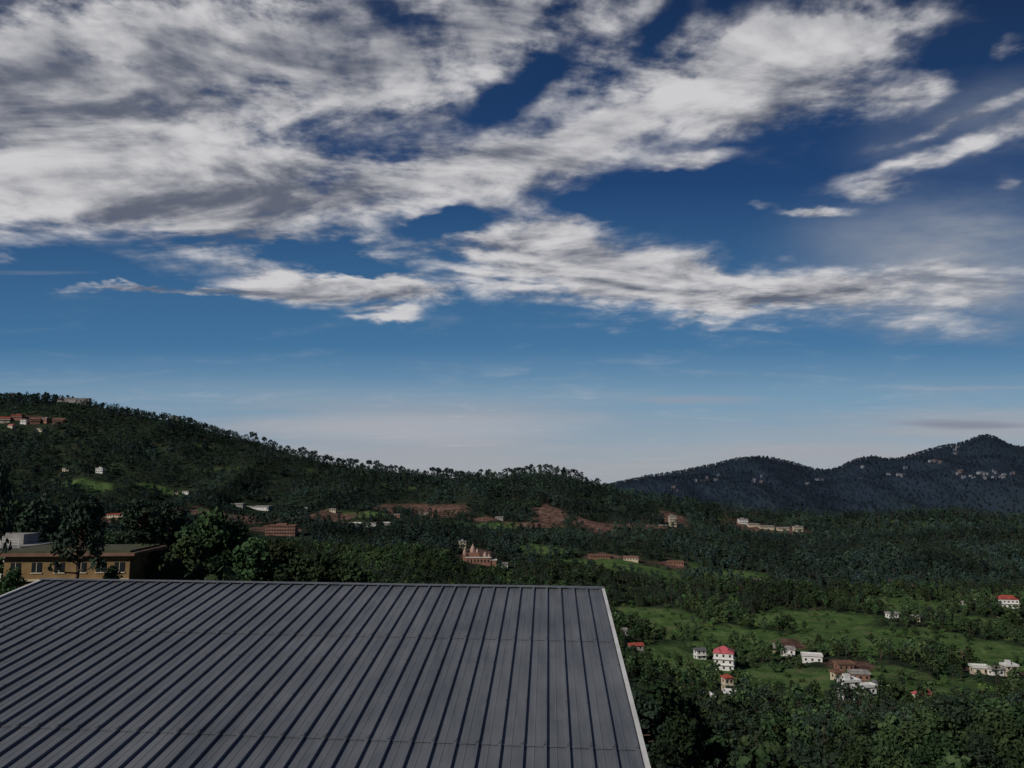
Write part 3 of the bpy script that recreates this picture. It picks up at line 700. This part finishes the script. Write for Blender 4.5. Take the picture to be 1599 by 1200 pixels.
mask = blobs([
 (120,240,430,190,0,1.4),(420,325,400,130,-8,1.2),(430,90,560,200,0,1.15),(780,50,340,150,10,1.0),(60,60,340,180,0,.9),
 (700,270,360,78,12,1.2),(880,215,200,40,15,.8),(1100,110,330,110,22,1.1),(1290,70,230,120,20,1.05),(1180,170,220,50,5,.9),
 (560,445,290,46,-3,1.4),(240,450,230,16,0,1.3),(840,375,170,85,-20,1.25),(960,430,330,80,-8,1.3),(1260,458,420,60,0,1.2),(600,492,90,24,0,1.0),
 (1060,245,100,26,10,.8),(1480,240,250,24,16,1.0),(1375,295,70,20,0,.8),(1265,330,80,16,0,.8),(1185,318,40,12,0,.6),(1410,150,130,38,20,.9),(1560,430,160,40,0,.4),(1580,75,70,30,30,.8),(1500,190,190,20,14,.7),(1430,25,160,40,10,.5),(1595,300,40,12,0,.6),
 (170,90,80,40,-20,-.6),(700,345,120,32,5,-1.2),(545,398,150,22,-5,-1.0),(820,130,140,38,35,-.95),(510,295,90,30,0,-.8),(980,295,190,46,15,-.9),(1010,60,36,110,-35,-.6),
 (1150,310,220,60,0,-.4),(50,428,330,34,-4,-1.1),(1530,90,100,70,0,-.4),(400,240,70,25,0,-.4),
], 1.14)
Pst = N.new('ShaderNodeMapping'); L.new(P_, Pst.inputs['Vector']); Pst.inputs['Rotation'].default_value = (0, 0, R_(-24)); Pst.inputs['Scale'].default_value = (.66, 1.15, 1); Ps = Pst.outputs[0]
f1 = NO(Ps, 2.6, 7, .57, dist=.35)
f2 = NO(VM('ADD', Ps, (-.08, -.06, 0)), 2.6, 5, .57, dist=.35)
f3 = NO(P_, 10.0, 4, .6)
fb = NO(Ps, 1.1, 3, .5)
amp = M('ADD', M('MINIMUM', M('MAXIMUM', mask, 0.0), .8), .25)
mott = MR(ge, .36, .60, 1.0, 2.2)      # small mottled cells higher up
nz = M('ADD', M('MULTIPLY', M('SUBTRACT', f1, .5), 3.5), M('MULTIPLY', M('SUBTRACT', f3, .5), mott))
dens = M('SUBTRACT', M('MULTIPLY_ADD', nz, amp, mask), .12)
alpha = MR(dens, -.14, 1.05)
thick = MR(dens, .5, 2.2)
relief = M('ADD', M('MULTIPLY', M('SUBTRACT', f1, f2), 4.2), M('MULTIPLY', M('SUBTRACT', f3, .5), 1.0))
low = MR(ge, .50, .15)      # lower clouds are brighter
tone = M('ADD', M('ADD', relief, M('MULTIPLY_ADD', thick, -.12, .42)), M('MULTIPLY', low, .22))
tone = M('ADD', tone, M('MULTIPLY', M('SUBTRACT', fb, .5), 1.2))
cloudc = MIX(MR(tone, -.55, 1.10, 0, 1, True), (1.15,1.3,1.75), (6.0,5.95,6.1))
# clear sky: nishita blended with an elevation grade
grade = N.new('ShaderNodeValToRGB'); L.new(MR(ge, 0, .70, 0, 1, False), grade.inputs['Fac'])
el_ = grade.color_ramp.elements
stops = [(0, (.285,.325,.38)), (.06, (.27,.325,.395)), (.155, (.150,.280,.41)), (.255, (.042,.152,.31)), (.58, (.006,.042,.142)), (1, (.003,.018,.068))]
while len(el_) < len(stops): el_.new(.5)
for i, (p, c_) in enumerate(stops): el_[i].position = p; el_[i].color = (*c_, 1)
base = MIX(.93, sky.outputs[0], VM('SCALE', grade.outputs[0], sc=10.0))
# thin veils
veil = blobs([(1520,400,400,170,0,1.3),(1350,465,420,70,0,.7),(1500,200,260,110,15,.55),(300,100,600,300,0,.25)])
vn = NO(Ps, 1.5, 6, .62)
veilf = M('MULTIPLY', veil, MR(vn, .2, .75, .1, 1), clamp=True)
c1 = MIX(veilf, base, (2.5,2.85,3.5))
hz_n = NO(XYZ(M('MULTIPLY', ga, 1.2), M('MULTIPLY', ge, 16)), 1.6, 5, .55)
hb = M('MULTIPLY', MR(ge, .15, .05), MR(hz_n, .30, .62), clamp=True)
c2 = MIX(M('MULTIPLY', hb, .75), c1, (3.55,3.65,4.0))
def sliver(px, py, rx, ry, k, src, colr):
    a, e = bearing(px, py)
    q = VM('LENGTH', XYZ(M('MULTIPLY', M('SUBTRACT', ga, a), F/rx), M('MULTIPLY', M('SUBTRACT', M('MULTIPLY_ADD', M('SUBTRACT', hz_n, .5), .02, ge), e), F/ry)))
    return MIX(M('MULTIPLY', MR(q, 1.0, .2), k), src, colr)
c2 = sliver(1510, 661, 150, 10, .7, c2, (2.0,2.15,2.8))
c2 = sliver(1080, 626, 150, 9, .5, c2, (2.9,3.1,3.8))
c2 = sliver(650, 668, 380, 34, .6, c2, (4.1,4.2,4.6))
c2 = sliver(1530, 606, 170, 5, .4, c2, (3.0,3.4,4.2))
c2 = sliver(60, 425, 120, 4, .4, c2, (1.5,2.0,3.0))
c3 = MIX(alpha, c2, cloudc)
L.new(c3, bg.inputs['Color'])

cam = bpy.data.cameras.new('camera'); co = bpy.data.objects.new('camera', cam); COL.objects.link(co)
cam.sensor_width = 36; cam.lens = 36*F/1599; cam.clip_start = .1; cam.clip_end = 60000
co.location = (0, 0, 0); co.rotation_euler = (math.pi/2+PITCH, 0, 0); S.camera = co
S.view_settings.view_transform = 'Standard'; S.view_settings.look = 'None'; S.view_settings.exposure = 0
